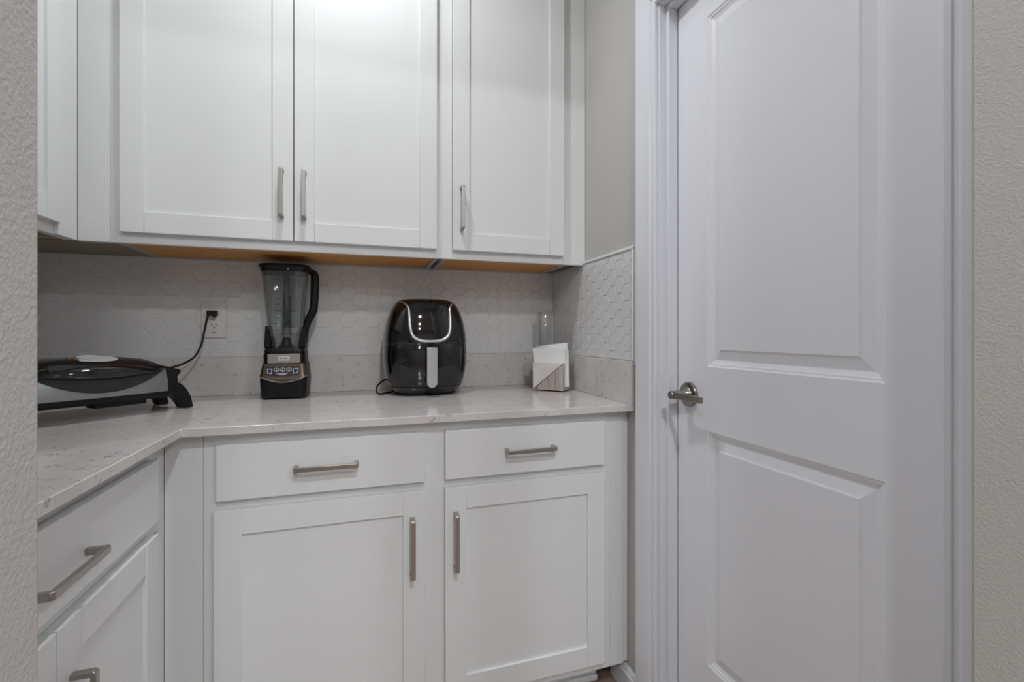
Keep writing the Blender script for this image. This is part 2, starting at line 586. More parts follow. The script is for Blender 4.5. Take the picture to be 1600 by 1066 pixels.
ST = 0.0585
def shaker(parent, kind, pos, a0, a1, b0, b1, top=0.061, bottom=0.0605, sl=ST, sr=ST):
    """recessed panel door: centre panel mesh with stiles, rails and pull under it"""
    F = face(kind, pos)
    d = obj('door', B(F(a0 + sl - 0.006, a1 - sr + 0.006, 0.004, 0.0125, b0 + bottom - 0.006, b1 - top + 0.006)), 'cabinet_paint', parent, local=False)
    obj('stile', B(F(a0, a0 + sl, 0.0012, 0.020, b0, b1)), 'cabinet_paint', d, bev=0.0011, local=False)
    obj('stile', B(F(a1 - sr, a1, 0.0012, 0.020, b0, b1)), 'cabinet_paint', d, bev=0.0011, local=False)
    obj('rail', B(F(a0 + sl + 0.0001, a1 - sr - 0.0001, 0.0012, 0.0198, b0, b0 + bottom)), 'cabinet_paint', d, bev=0.0011, local=False)
    obj('rail', B(F(a0 + sl + 0.0001, a1 - sr - 0.0001, 0.0012, 0.0198, b1 - top, b1)), 'cabinet_paint', d, bev=0.0011, local=False)
    return d

def drawer(parent, kind, pos, a0, a1, b0, b1):
    F = face(kind, pos)
    return obj('drawer_front', B(F(a0, a1, 0.0012, 0.020, b0, b1)), 'cabinet_paint', parent, bev=0.0014, local=False)

YF = 1.2700                                   # base face-frame plane (back run)
XF = -0.4460                                  # base face-frame plane (left run)
TK = 0.0960                                   # underside of the base frames

def base_unit(label, kind, pos, a0, a1, depth_to, dr, doors, dtop, drz, extra=None):
    F = face(kind, pos)
    c = ((a0 + a1) / 2, pos + 0.3, 0) if kind == 'Y' else (pos - 0.3, (a0 + a1) / 2, 0)
    t = thing('base_cabinet', label, 'cabinet', c)
    back = -(depth_to - pos) if kind == 'Y' else -(pos - depth_to)
    obj('carcass', B(F(a0 + 0.001, a1 - 0.001, back, -0.0195, TK, CB - 0.0005)), 'cabinet_paint', t, local=False)
    s = 0.038
    obj('face_frame', B(F(a0, a0 + s, -0.019, 0, TK, CB - 0.0005), F(a1 - s, a1, -0.019, 0, TK, CB - 0.0005),
                        F(a0 + s, a1 - s, -0.019, 0, CB - 0.04, CB - 0.0005), F(a0 + s, a1 - s, -0.019, 0, drz[0] - 0.035, drz[0] + 0.012),
                        F(a0 + s, a1 - s, -0.019, 0, TK, TK + 0.042)), 'cabinet_paint', t, local=False)
    obj('toe_kick', B(F(a0 + 0.0005, a1 - 0.0005, -0.097, -0.0855, 0.0005, TK - 0.0005)), 'cabinet_paint', t, local=False)
    obj('shoe_moulding', B(F(a0 + 0.0005, a1 - 0.0005, -0.0850, -0.073, 0.0005, 0.0195)), 'cabinet_paint', t, local=False, bev=0.004)
    d = drawer(t, kind, pos, dr[0], dr[1], drz[0], drz[1])
    pull(d, kind, pos, (dr[0] + dr[1]) / 2, (drz[0] + drz[1]) / 2 + (0.001 if kind == 'Y' else -0.010), 0.150, False, 0.020)
    for (x0, x1, px, pz) in doors:
        dd = shaker(t, kind, pos, x0, x1, 0.1250, dtop)
        pull(dd, kind, pos, px, pz, 0.156, True, 0.020)
    if extra:
        extra(t, F)
    return t

def left_filler(t, F):
    obj('filler_strip', B(F(-0.4458, -0.3672, -0.019, -0.0004, TK, CB - 0.0005)), 'cabinet_paint', t, local=False, bev=0.0008)
def right_filler(t, F):
    obj('filler_strip', B(F(0.7235, 0.7720, -0.019, 0, TK, CB - 0.0005)), 'cabinet_paint', t, local=False, bev=0.0008)
    obj('scribe_moulding', B(F(0.7724, 0.7914, -0.024, -0.005, TK, CB - 0.0005)), 'cabinet_paint', t, local=False, bev=0.003)

base_unit('white shaker base cabinet with one drawer under the blender', 'Y', YF, -0.3660, 0.1819, YB - 0.004,
          (-0.3355, 0.1553), [(-0.3404, 0.1553, 0.1207, 0.563)], 0.7077, (0.7305, 0.8640), left_filler)
base_unit('white shaker base cabinet with one drawer under the napkins beside the door', 'Y', YF, 0.18195, 0.7230, YB - 0.004,
          (0.2092, 0.6970), [(0.2092, 0.6970, 0.2369, 0.564)], 0.7077, (0.7305, 0.8640), right_filler)
base_unit('white base cabinet of the left run under the grill, with a wide drawer', 'X', XF, 0.400, 1.2692, XL + 0.004,
          (0.497, 1.1872), [(0.8415, 1.1872, 0.8740, 0.533), (0.497, 0.8385, 0.806, 0.533)], 0.6955, (0.7225, 0.8570))

def upper_unit(label, kind, pos, a0, a1, depth_to, doors, wood, extra=None):
    F = face(kind, pos)
    c = ((a0 + a1) / 2, pos + 0.15, UB) if kind == 'Y' else (pos - 0.15, (a0 + a1) / 2, UB)
    t = thing('wall_cabinet', label, 'cabinet', c)
    back = -(depth_to - pos) if kind == 'Y' else -(pos - depth_to)
    s = 0.036
    e = 0.008
    obj('carcass', B(F(a0 + e, a0 + e + 0.014, back, -0.0195, UB + 0.0005, UT), F(a1 - e - 0.014, a1 - e, back, -0.0195, UB + 0.0005, UT),
                     F(a0 + e + 0.014, a1 - e - 0.014, back, back + 0.014, UB + 0.0005, UT), F(a0 + e + 0.014, a1 - e - 0.014, back + 0.014, -0.0195, UT - 0.014, UT)),
        'cabinet_interior_edge', t, local=False)
    zz = UB + 0.005 if wood == 'raw_wood' else UB + 0.003
    o = obj('bottom_panel', B(F(a0 + e + 0.0142, a1 - e - 0.0142, back + 0.0142, -0.0195, zz, zz + 0.012)), wood, t, local=False)
    o['label'] = 'bare wood underside'
    obj('face_frame', B(F(a0, a0 + s, -0.019, 0, UB, UT), F(a1 - s, a1, -0.019, 0, UB, UT), F(a0 + s, a1 - s, -0.019, 0, UB, UB + 0.04), F(a0 + s, a1 - s, -0.019, 0, UT - 0.04, UT)),
        'cabinet_paint', t, local=False, bev=0.0006)
    for (x0, x1, px, pz) in doors:
        dd = shaker(t, kind, pos, x0, x1, 1.4138, UT - 0.025, top=0.06, bottom=0.0592, sl=0.0575, sr=0.0575)
        pull(dd, kind, pos, px, pz, 0.147, True, 0.020)
    if extra:
        extra(t, F)
    return t

YU, XU = 1.571, -0.7635
def upper_left_filler(t, F):
    obj('filler_strip', B(F(-0.7525, -0.6786, -0.019, -0.0004, UB, UT)), 'cabinet_paint', t, local=False, bev=0.0008)
def upper_right_filler(t, F):
    obj('filler_strip', B(F(0.7335, 0.7912, -0.019, 0.0, UB, UT)), 'cabinet_paint', t, local=False, bev=0.0008)
upper_unit('double-door white wall cabinet above the blender', 'Y', YU, -0.6780, 0.2490, GB - 0.004,
           [(-0.6500, -0.2096, -0.2401, 1.555), (-0.2064, 0.2315, -0.1771, 1.555)], 'raw_wood', upper_left_filler)
upper_unit('single-door white wall cabinet nearest the interior door', 'Y', YU, 0.2495, 0.7330, GB - 0.004,
           [(0.2857, 0.6976, 0.3148, 1.555)], 'raw_wood', upper_right_filler)
upper_unit('white corner wall cabinet above the grill, cut off at the left', 'X', XU, 0.92, 1.5700, XL + 0.006,
           [(0.955, 1.4862, 0.985, 1.555)], 'laminate_brown',
           lambda t, F: obj('filler_strip', B(F(1.4875, 1.5702, 0.0004, 0.0108, UB, UT)), 'cabinet_paint', t, local=False, bev=0.0008))
# blind corner behind the filler
t = thing('corner_wall_box', 'blind corner box joining the wall cabinets above the grill', 'cabinet', (-0.86, 1.72, UB))
obj('bottom_panel', B((XL + 0.006, -0.6735, 1.5905, GB - 0.004, UB + 0.003, UB + 0.015)), 'laminate_brown', t, local=False)
obj('top_panel', B((XL + 0.006, -0.6735, 1.5905, GB - 0.004, UT - 0.012, UT)), 'cabinet_interior_edge', t, local=False)

# ------------------------------------------------------------------ countertop
def slab():
    pts = [(XL + 0.001, YFI + 0.002), (-0.4005, YFI + 0.002), (-0.4005, 1.2345), (XR - 0.001, 1.2345), (XR - 0.001, YB - 0.001), (XL + 0.001, YB - 0.001)]
    return prism(pts, lambda a, b, d: (a, b, d), CB, CT)
top = thing('countertop', 'speckled light grey quartz countertop running around the corner', 'countertop', (-0.1, 1.55, CB))
obj('slab', slab(), 'quartz', top, local=False, bev=0.0015)
obj('backsplash', B((XL + 0.001, XR - 0.001, 1.851, YB - 0.001, CT + 0.0003, BST)), 'quartz', top, local=False, bev=0.001)
obj('backsplash', B((0.773, XR - 0.001, 1.2350, 1.8508, CT + 0.0003, BST)), 'quartz', top, local=False, bev=0.001)
obj('backsplash', B((XL + 0.001, XL + 0.020, YFI + 0.002, 1.8508, CT + 0.0003, BST)), 'quartz', top, local=False, bev=0.001)

# ------------------------------------------------------------------ outlet
PW0, PW1, PZ0, PZ1 = -0.5430, -0.4670, 1.1145, 1.2390
TF = GB - 0.0023
t = thing('wall_outlet', 'white duplex wall outlet with a black plug in its upper socket', 'outlet', ((PW0 + PW1) / 2, TF, PZ0))
obj('cover_plate', B((PW0, PW1, TF - 0.0062, TF - 0.0003, PZ0, PZ1)), 'outlet_white', t, local=False, bev=0.0022)
cx, cz = (PW0 + PW1) / 2 + 0.002, (PZ0 + PZ1) / 2
for s in (1, -1):
    zc = cz + s * 0.0195
    pts = []
    for k in range(32):
        a = 2 * math.pi * k / 32
        pts.append((cx + 0.0165 * math.cos(a), zc + max(-0.0142, min(0.0142, 0.0175 * math.sin(a)))))
    f = obj('socket_face', prism(pts, lambda a, b, d: (a, TF - d, b), 0.0060, 0.0082), 'outlet_white', t, local=False)
    yy = TF - 0.0083
    for dx, h in ((-0.0064, 0.0040), (0.0064, 0.0034)):
        obj('slot', B((cx + dx - 0.0012, cx + dx + 0.0012, yy - 0.0002, yy + 0.0006, zc + 0.0025 - h, zc + 0.0025 + h)), 'slot_black', f, local=False)
    obj('ground_hole', loft(disc_rings((cx, yy + 0.0006, zc - 0.0078), (0, -1, 0), [(0, 0.0026), (0.0008, 0.0026)], 14)), 'slot_black', f, local=False)
obj('screw', loft(disc_rings((cx, TF - 0.0061, cz), (0, -1, 0), [(0, 0.003), (0.001, 0.003), (0.0014, 0.002)], 16)), 'nickel', t, local=False)
obj('rating_mark', B((cx - 0.0055, cx + 0.0055, TF - 0.0066, TF - 0.0060, cz - 0.0438, cz - 0.0424), (cx - 0.003, cx + 0.003, TF - 0.0066, TF - 0.0060, cz - 0.0422, cz - 0.0410)), 'print_dark', t, local=False)

# ------------------------------------------------------------------ contact grill (set diagonally in the corner)
def grill():
    t = thing('electric_grill', 'black and silver electric contact grill in the left corner of the counter', 'grill', (-0.618, 1.428, CT + 0.0005), math.radians(45))
    def outline(x0, x1, y0, y1, z, bow=0.012, rr=0.03, n=10):
        pts = []
        for k in range(n + 1):                          # front edge, gently bowed outward
            s = k / n
            x = x0 + (x1 - x0) * s
            pts.append((x, y0 - bow * (1 - (2 * s - 1) ** 2), z))
        for k in range(1, 6):
            a = math.pi / 2 * k / 6
            pts.append((x1 - rr + rr * math.cos(a), y1 - rr + rr * math.sin(a), z))
        for k in range(1, 6):
            a = math.pi / 2 + math.pi / 2 * k / 6
            pts.append((x0 + rr + rr * math.cos(a), y1 - rr + rr * math.sin(a), z))
        return pts
    # lower pan
    obj('base', loft([outline(-0.150, 0.142, 0.010, 0.222, 0.040, 0.008), outline(-0.158, 0.148, 0.000, 0.230, 0.047), outline(-0.158, 0.148, -0.001, 0.230, 0.0575)]), 'satin_black', t, smooth=True)
    # silver shell
    obj('silver_shell', loft([outline(-0.156, 0.133, 0.000, 0.226, 0.0578), outline(-0.156, 0.133, 0.003, 0.226, 0.090), outline(-0.153, 0.131, 0.012, 0.224, 0.120, 0.013)]), 'grill_silver', t, smooth=True)
    # lid
    L = []
    for z, k in ((0.1202, 0.0), (0.130, 0.012), (0.140, 0.030), (0.148, 0.055), (0.1525, 0.085), (0.1545, 0.100)):
        L.append(outline(-0.152 + k * 0.75, 0.131 - k * 0.75, 0.014 + k * 0.62, 0.222 - k * 0.45, z, 0.014, 0.03))
    obj('lid', loft(L), 'lid_black', t, smooth=True, angle=60)
    # almond hand grip on the front: a dark scoop with a glossy bar above it
    def almond(x, part):
        s = (x + 0.012) / 0.136
        e = max(0.0, 1 - s * s)
        zt, zb = 0.1165 + 0.022 * e, 0.1165 - 0.047 * e
        return zt, zb, e
    xs = [-0.148 + 0.272 * k / 36 for k in range(37)]
    front = lambda x, z: 0.001 - 0.012 * (1 - ((x + 0.0115) / 0.1445) ** 2) + max(0, (z - 0.09)) * 0.35
    bm = bmesh.new()
    rows = []
    for x in xs:
        zt, zb, e = almond(x, 0)
        rows.append([bm.verts.new((x, front(x, z) - 0.0018 - 0.005 * e * math.sin(math.pi * q), z)) for q, z in ((q / 8, zb + (zt - zb) * q / 8) for q in range(9))])
    for a, b in zip(rows, rows[1:]):
        for i in range(8):
            bm.faces.new((a[i], b[i], b[i + 1], a[i + 1]))
    sc = obj('grip_recess', bm, 'speckled_black', t, smooth=True)
    rings = []
    for x in xs:
        zt, zb, e = almond(x, 0)
        zl = 0.1165 - 0.016 * e
        zc, hh = (zt + zl) / 2, max((zt - zl) / 2, 0.0012) * 1.02
        yc = front(x, zc) - 0.002
        dep = 0.004 + 0.020 * e
        rings.append([(x, yc - dep * (math.cos(a) if math.cos(a) > 0 else 0.15 * math.cos(a)), zc + hh * math.sin(a)) for a in [2 * math.pi * k / 16 for k in range(16)]])
    obj('grip_bar', loft(rings), 'gloss_black', t, smooth=True, angle=70)
    # indicator on the lid
    def tilted(cx0, cy0, cz0, a, b, h, tilt=0.55, n=32):
        c, sn = math.cos(tilt), math.sin(tilt)
        return [(cx0 + a * math.cos(q), cy0 + b * math.sin(q) * c - h * sn, cz0 + b * math.sin(q) * sn + h * c) for q in [2 * math.pi * k / n for k in range(n)]]
    kn = obj('indicator_cap', loft([tilted(-0.006, 0.046, 0.1475, 0.040, 0.017, h_, 0.5) if h_ < 0.006 else tilted(-0.006, 0.046, 0.1475, 0.036, 0.014, h_, 0.5) for h_ in (-0.004, 0.005, 0.0065)]), 'grey_plastic', t, smooth=True)
    kn['label'] = 'light grey oval cap on the lid'
    obj('cap_step', loft([tilted(-0.024, 0.053, 0.1540, 0.024, 0.010, h_, 0.5, 24) for h_ in (-0.004, 0.005)]), 'grey_plastic', kn, smooth=True)
    lm = obj('indicator_light', loft([sring(0.008, 0.006, 0.148, 16, 2, -0.052, 0.072), sring(0.007, 0.005, 0.157, 16, 2, -0.052, 0.072)]), 'amber', t, smooth=True)
    lm['label'] = 'small amber indicator light'
    # right end: hinge housing and curved leg; the left one mirrors it
    for sgn, x0 in ((1, 0.1312), (-1, -0.1545)):
        prof = [(0, 0.050), (0.020, 0.050), (0.028, 0.064), (0.034, 0.082), (0.032, 0.094), (0.042, 0.108), (0.039, 0.1145), (-0.01, 0.1300), (-0.045, 0.137), (-0.045, 0.1240), (-0.002, 0.1190)]
        pts = [(x0 + sgn * a, b) for a, b in prof]
        obj('hinge_housing', prism(pts, lambda a, b, d: (a, d, b), 0.012, 0.195), 'satin_black', t, bev=0.003)
        out = [(0.000, 0.056), (0.018, 0.072), (0.030, 0.080), (0.046, 0.072), (0.060, 0.055), (0.071, 0.032), (0.077, 0.006), (0.076, 0.0), (0.054, 0.0), (0.049, 0.012), (0.037, 0.030), (0.020, 0.042), (-0.002, 0.047), (-0.03, 0.048), (-0.03, 0.053)]
        pts = [(x0 + sgn * a, b) for a, b in out]
        obj('leg', prism(pts, lambda a, b, d: (a, d, b), 0.018, 0.066), 'satin_black', t, bev=0.004)
        obj('leg', prism(pts, lambda a, b, d: (a, d, b), 0.150, 0.192), 'satin_black', t, bev=0.004)
    obj('drip_tray', B((-0.02, 0.095, 0.030, 0.080, 0.026, 0.041)), 'matte_black', t, bev=0.003)
    # cord to the outlet
    plug_x, plug_z = cx - 0.001, cz + 0.0235
    cord = smooth_path([(-0.632, 1.654, 1.016), (-0.585, 1.740, 1.022), (-0.550, 1.800, 1.046), (-0.535, 1.825, 1.085), (-0.528, 1.835, 1.130), (-0.5225, 1.838, 1.165), (plug_x - 0.011, 1.836, plug_z - 0.004)])
    c = obj('power_cord', tube(cord, 0.0033, 10), 'matte_black', t, smooth=True, local=False)
    obj('plug', B((plug_x - 0.0145, plug_x + 0.0145, 1.826, TF - 0.0086, plug_z - 0.0085, plug_z + 0.0085), (plug_x + 0.001, plug_x + 0.006, 1.840, TF - 0.0086, plug_z - 0.0155, plug_z - 0.008)), 'matte_black', c, bev=0.002, local=False)
grill()

# ------------------------------------------------------------------ blender
def text_mesh(body, size, fn):
    cu = bpy.data.curves.new('lettering', 'FONT')
    cu.body = body
    cu.size = size
    cu.align_x = 'CENTER'
    cu.align_y = 'CENTER'
    cu.resolution_u = 2
    o = bpy.data.objects.new('lettering', cu)
    COL.objects.link(o)
    dg = bpy.context.evaluated_depsgraph_get()
    me = bpy.data.meshes.new_from_object(o.evaluated_get(dg))
    bpy.data.objects.remove(o)
    bm = bmesh.new()
    bm.from_mesh(me)
    for v in bm.verts:
        v.co = fn(v.co.x, v.co.y)
    return bm

def blender():
    t = thing('blender', 'tall countertop blender with a smoked clear jug and black handle', 'blender', (-0.2575, 1.7575, CT + 0.0005))
    rr = lambda hx, hy, z, e=7, cxx=0, cyy=0: sring(hx, hy, z, 48, e, cxx, cyy)
    # front profile of the housing: local y of the front face at height z
    def yf(z):
        return -0.0755 if z <= 0.066 else -0.0755 + (z - 0.066) / (0.119 - 0.066) * 0.022
    def hw(z):
        return 0.0690 + 0.004 * min(z, 0.06) / 0.06 if z <= 0.066 else 0.0730 - (z - 0.066) / 0.053 * 0.0065
    lv = []
    for z in (0.005, 0.010, 0.060, 0.066, 0.080, 0.100, 0.1185):
        yb = 0.0755 - (0.004 if z < 0.01 else 0)
        f = yf(z) + (0.003 if z < 0.01 else 0)
        lv.append(rr(hw(z), (yb - f) / 2, z, 8, 0, (yb + f) / 2))
    obj('motor_base', loft(lv), 'satin_black', t, smooth=True)
    for sx in (-0.055, 0.055):
        for sy in (-0.058, 0.058):
            obj('foot', loft(disc_rings((sx, sy, 0), (0, 0, 1), [(0, 0.009), (0.006, 0.011)], 16)), 'matte_black', t, smooth=True)
    # bronze control fascia with a sagging lower edge
    bm = bmesh.new()
    rows = []
    N = 24
    zb = lambda x: 0.0565 + 0.021 * (x / 0.0715) ** 2
    for i in range(N + 1):
        row = []
        for q in range(9):
            s = -1 + 2 * i / N
            zz0 = zb(s * 0.0715)
            z = zz0 + (0.1175 - zz0) * q / 8
            x = s * (hw(z) - 0.0012)
            drop = 0.0065 * max(0, (abs(s) - 0.86) / 0.14) ** 2
            row.append(bm.verts.new((x, yf(z) - 0.0013 + drop, z)))
        rows.append(row)
    for a, b in zip(rows, rows[1:]):
        for q in range(8):
            bm.faces.new((a[q], b[q], b[q + 1], a[q + 1]))
    fas = obj('control_fascia', bm, 'bronze_metal', t, smooth=True)
    fas['label'] = 'bronze metallic control fascia'
    pts = []
    for i in range(N + 1):
        s = -1 + 2 * i / N
        x = s * 0.0718
        z = zb(x)
        pts.append((x, yf(z) - 0.0018 + 0.0065 * max(0, (abs(s) - 0.86) / 0.14) ** 2, z))
    obj('fascia_rim', tube(pts, 0.0017, 8), 'nickel', t, smooth=True)
    # navy key pad
    def plate(x0, x1, z0, z1, off, m, name, parent, curve=0.0):
        bm = bmesh.new()
        a = []
        for i in range(9):
            x = x0 + (x1 - x0) * i / 8
            k = (2 * i / 8 - 1) ** 2 * curve
            a.append([bm.verts.new((x, yf(z) - off, z)) for z in (z0 + k, z1)])
        for p, q in zip(a, a[1:]):
            bm.faces.new((p[0], q[0], q[1], p[1]))
        return obj(name, bm, m, parent)
    kp = plate(-0.0525, 0.0495, 0.0760, 0.1075, 0.0022, 'panel_navy', 'key_pad', fas, 0.004)
    S = lambda x, z: (x, yf(z) - 0.0027, z)
    for bx in (-0.0215, -0.0025, 0.0165):
        z = 0.0975
        ring = bmesh.new()
        rg = [[S(bx + r_ * 1.15 * math.cos(a), z + r_ * 0.86 * math.sin(a)) for a in [2 * math.pi * k / 24 for k in range(24)]] for r_ in (0.0058, 0.0072)]
        loft(rg, False, False, ring)
        ring.faces.new([ring.verts.new(S(bx + px, z + pz)) for px, pz in ((-0.0030, -0.0040), (0.0030, -0.0040), (0.0, 0.0012))])
        obj('button', ring, 'print_white', fas)
    for pts in ([(-0.0495, 0.1015), (-0.0345, 0.1005), (-0.0350, 0.0845), (-0.0480, 0.0870)], [(0.0285, 0.1005), (0.0455, 0.1015), (0.0440, 0.0870), (0.0290, 0.0845)]):
        ccx = sum(p[0] for p in pts) / 4
        ccz = sum(p[1] for p in pts) / 4
        inner = [(ccx + (a - ccx) * 0.78, ccz + (b - ccz) * 0.78) for a, b in pts]
        obj('button', loft([[S(*p) for p in pts], [S(*p) for p in inner]], False, False), 'print_white', fas)
    pm = bmesh.new()
    for x0, x1, z0, z1 in ((-0.020, 0.0135, 0.0845, 0.0865), (-0.013, 0.0080, 0.0808, 0.0827)):
        pm.faces.new([pm.verts.new(S(a, b)) for a, b in ((x0, z0), (x1, z0), (x1, z1), (x0, z1))])
    obj('caption_print', pm, 'print_white', fas)
    # neck with steel band and name badge
    obj('neck', loft([rr(0.0655, 0.058, 0.1187, 6), rr(0.0655, 0.058, 0.150, 6), rr(0.062, 0.056, 0.154, 6)]), 'satin_black', t, smooth=True)
    band = obj('steel_band', B((-0.0490, 0.0500, -0.0610, -0.0570, 0.1190, 0.1500)), 'steel', t, bev=0.0012)
    bp = [(-0.0165 + 0.0005, 0.1300), (0.0155, 0.1300), (0.0185, 0.1345), (0.0185, 0.1440), (-0.0135, 0.1440), (-0.0170, 0.1400)]
    bd = obj('name_badge', prism([(a - 0.001, b - 0.002) for a, b in bp], lambda a, b, d: (a, -0.0610 - d, b), 0.0, 0.0010), 'print_white', band)
    bd['label'] = 'white badge with dark lettering'
    obj('badge_lettering', text_mesh('NINJA', 0.0098, lambda x, y: (x * 1.12 - 0.0005, -0.0622, y + 0.1350)), 'print_dark', band)
    obj('collar', loft([rr(0.064, 0.058, 0.1545, 6), rr(0.064, 0.058, 0.160, 6), rr(0.060, 0.055, 0.169, 6)]), 'satin_black', t, smooth=True)
    # clamp wings around the jug foot
    for s in (-1, 1):
        pts = [(0.0600 * s, 0.1685), (0.0540 * s, 0.2430), (0.0585 * s, 0.2430), (0.0640 * s, 0.1900), (0.0660 * s, 0.1685)] if False else \
              [(0.0420 * s, 0.1690), (0.0430 * s, 0.1900), (0.0540 * s, 0.2430), (0.0600 * s, 0.2430), (0.0625 * s, 0.2000), (0.0640 * s, 0.1690)]
        obj('clamp_wing', prism(pts, lambda a, b, d: (a, d, b), -0.038, 0.048), 'satin_black', t, bev=0.002)
    obj('jug_foot', loft([rr(0.0415, 0.040, 0.1692, 5), rr(0.0415, 0.040, 0.205, 5)]), 'clear_plastic', t, smooth=True)
    obj('drive_gear', loft(disc_rings((0, 0, 0.1693), (0, 0, 1), [(0, 0.026), (0.006, 0.026), (0.010, 0.018), (0.022, 0.014), (0.034, 0.012)], 24)), 'satin_black', t, smooth=True)
    # jug shell
    ou = [(0.2055, 0.0420), (0.2085, 0.0450), (0.2200, 0.0500), (0.2430, 0.0570), (0.300, 0.0620), (0.370, 0.0680), (0.4390, 0.0745)]
    inn = [(0.4390, 0.0720), (0.370, 0.0655), (0.300, 0.0595), (0.2430, 0.0545), (0.2210, 0.0470), (0.2110, 0.0420)]
    jug = obj('jug', loft([rr(w, w * 0.97, z, 5) for z, w in ou + inn]), 'smoked_clear', t, smooth=True, angle=60)
    # graduation print
    gm = bmesh.new()
    for k in range(9):
        z = 0.2290 + 0.0210 * k
        w = next(w0 + (w1 - w0) * (z - z0) / (z1 - z0) for (z0, w0), (z1, w1) in zip(ou, ou[1:]) if z0 <= z <= z1)
        y = -(w * 0.97) - 0.0006
        for x0, x1 in ((-0.026, -0.020), (-0.0165, -0.0105), (0.0110, 0.0150)) + (((-0.034, -0.028), (0.017, 0.027)) if k == 8 else ()) + (((0.012, 0.034),) if k == 3 else ()):
            gm.faces.new([gm.verts.new((a, y, b)) for a, b in ((x0, z), (x1, z), (x1, z + 0.0024), (x0, z + 0.0024))])
    obj('graduation_print', gm, 'print_dark', t)['kind'] = 'stuff'
    # stacked blade column
    col = obj('blade_column', loft(disc_rings((0, 0, 0.2115), (0, 0, 1), [(0, 0.018), (0.01, 0.0165), (0.05, 0.0145), (0.14, 0.0130), (0.155, 0.0095), (0.225, 0.0095)], 16)), 'panel_navy', t, smooth=True)
    for z, a in ((0.232, 0.3), (0.290, 1.2), (0.345, 2.2)):
        for s in (0, math.pi):
            c, sn = math.cos(a + s), math.sin(a + s)
            pts = [(0.010, -0.006), (0.036, -0.003), (0.040, 0.002), (0.010, 0.007)]
            obj('blade', prism(pts, lambda p, q, d: (p * c - q * sn, p * sn + q * c, z + d + p * 0.25), 0, 0.0012), 'nickel', col)
    # lid
    lid = obj('lid', loft([rr(0.0745, 0.072, 0.425, 5), rr(0.0745, 0.072, 0.4392, 5), rr(0.0790, 0.0755, 0.4395, 5), rr(0.0800, 0.0765, 0.4425, 5), rr(0.0790, 0.0755, 0.4480, 5), rr(0.071, 0.068, 0.4510, 5)]), 'satin_black', t, smooth=True)
    obj('latch', prism([(-0.012, 0.4480), (-0.010, 0.4300), (-0.006, 0.4255), (0.010, 0.4255), (0.015, 0.4330), (0.020, 0.4480)], lambda a, b, d: (a, d, b), -0.0790, -0.0730), 'satin_black', lid, bev=0.0015)
    obj('latch_button', loft(disc_rings((0.0160, -0.0785, 0.4330), (0, -1, 0), [(0, 0.0030), (0.0025, 0.0026)], 14)), 'nickel', lid, smooth=True)
    # handle
    path = [(0.066, 0.4360), (0.080, 0.4350), (0.0885, 0.4270), (0.0905, 0.412), (0.0895, 0.360), (0.0865, 0.310), (0.0820, 0.292), (0.0730, 0.272), (0.0650, 0.250), (0.0610, 0.225), (0.0590, 0.185)]
    wd = [0.006, 0.0085, 0.0115, 0.0130, 0.0130, 0.0130, 0.0130, 0.0125, 0.011, 0.009, 0.006]
    P = smooth_path([(a, 0, b) for a, b in path], 4)
    rings = []
    for i, p in enumerate(P):
        q = min(i / 4, len(wd) - 1)
        k = int(q)
        w = wd[k] + (wd[min(k + 1, len(wd) - 1)] - wd[k]) * (q - k)
        tg = (P[min(i + 1, len(P) - 1)] - P[max(i - 1, 0)]).normalized()
        nrm = Vector((tg.z, 0, -tg.x))
        rings.append([p + nrm * (w * ca) + Vector((0, 0.013 * sa, 0)) for ca, sa in ((1, -0.6), (1, 0.6), (0.6, 1), (-0.6, 1), (-1, 0.6), (-1, -0.6), (-0.6, -1), (0.6, -1))])
    obj('handle', loft(rings), 'satin_black', t, smooth=True, angle=50)
blender()

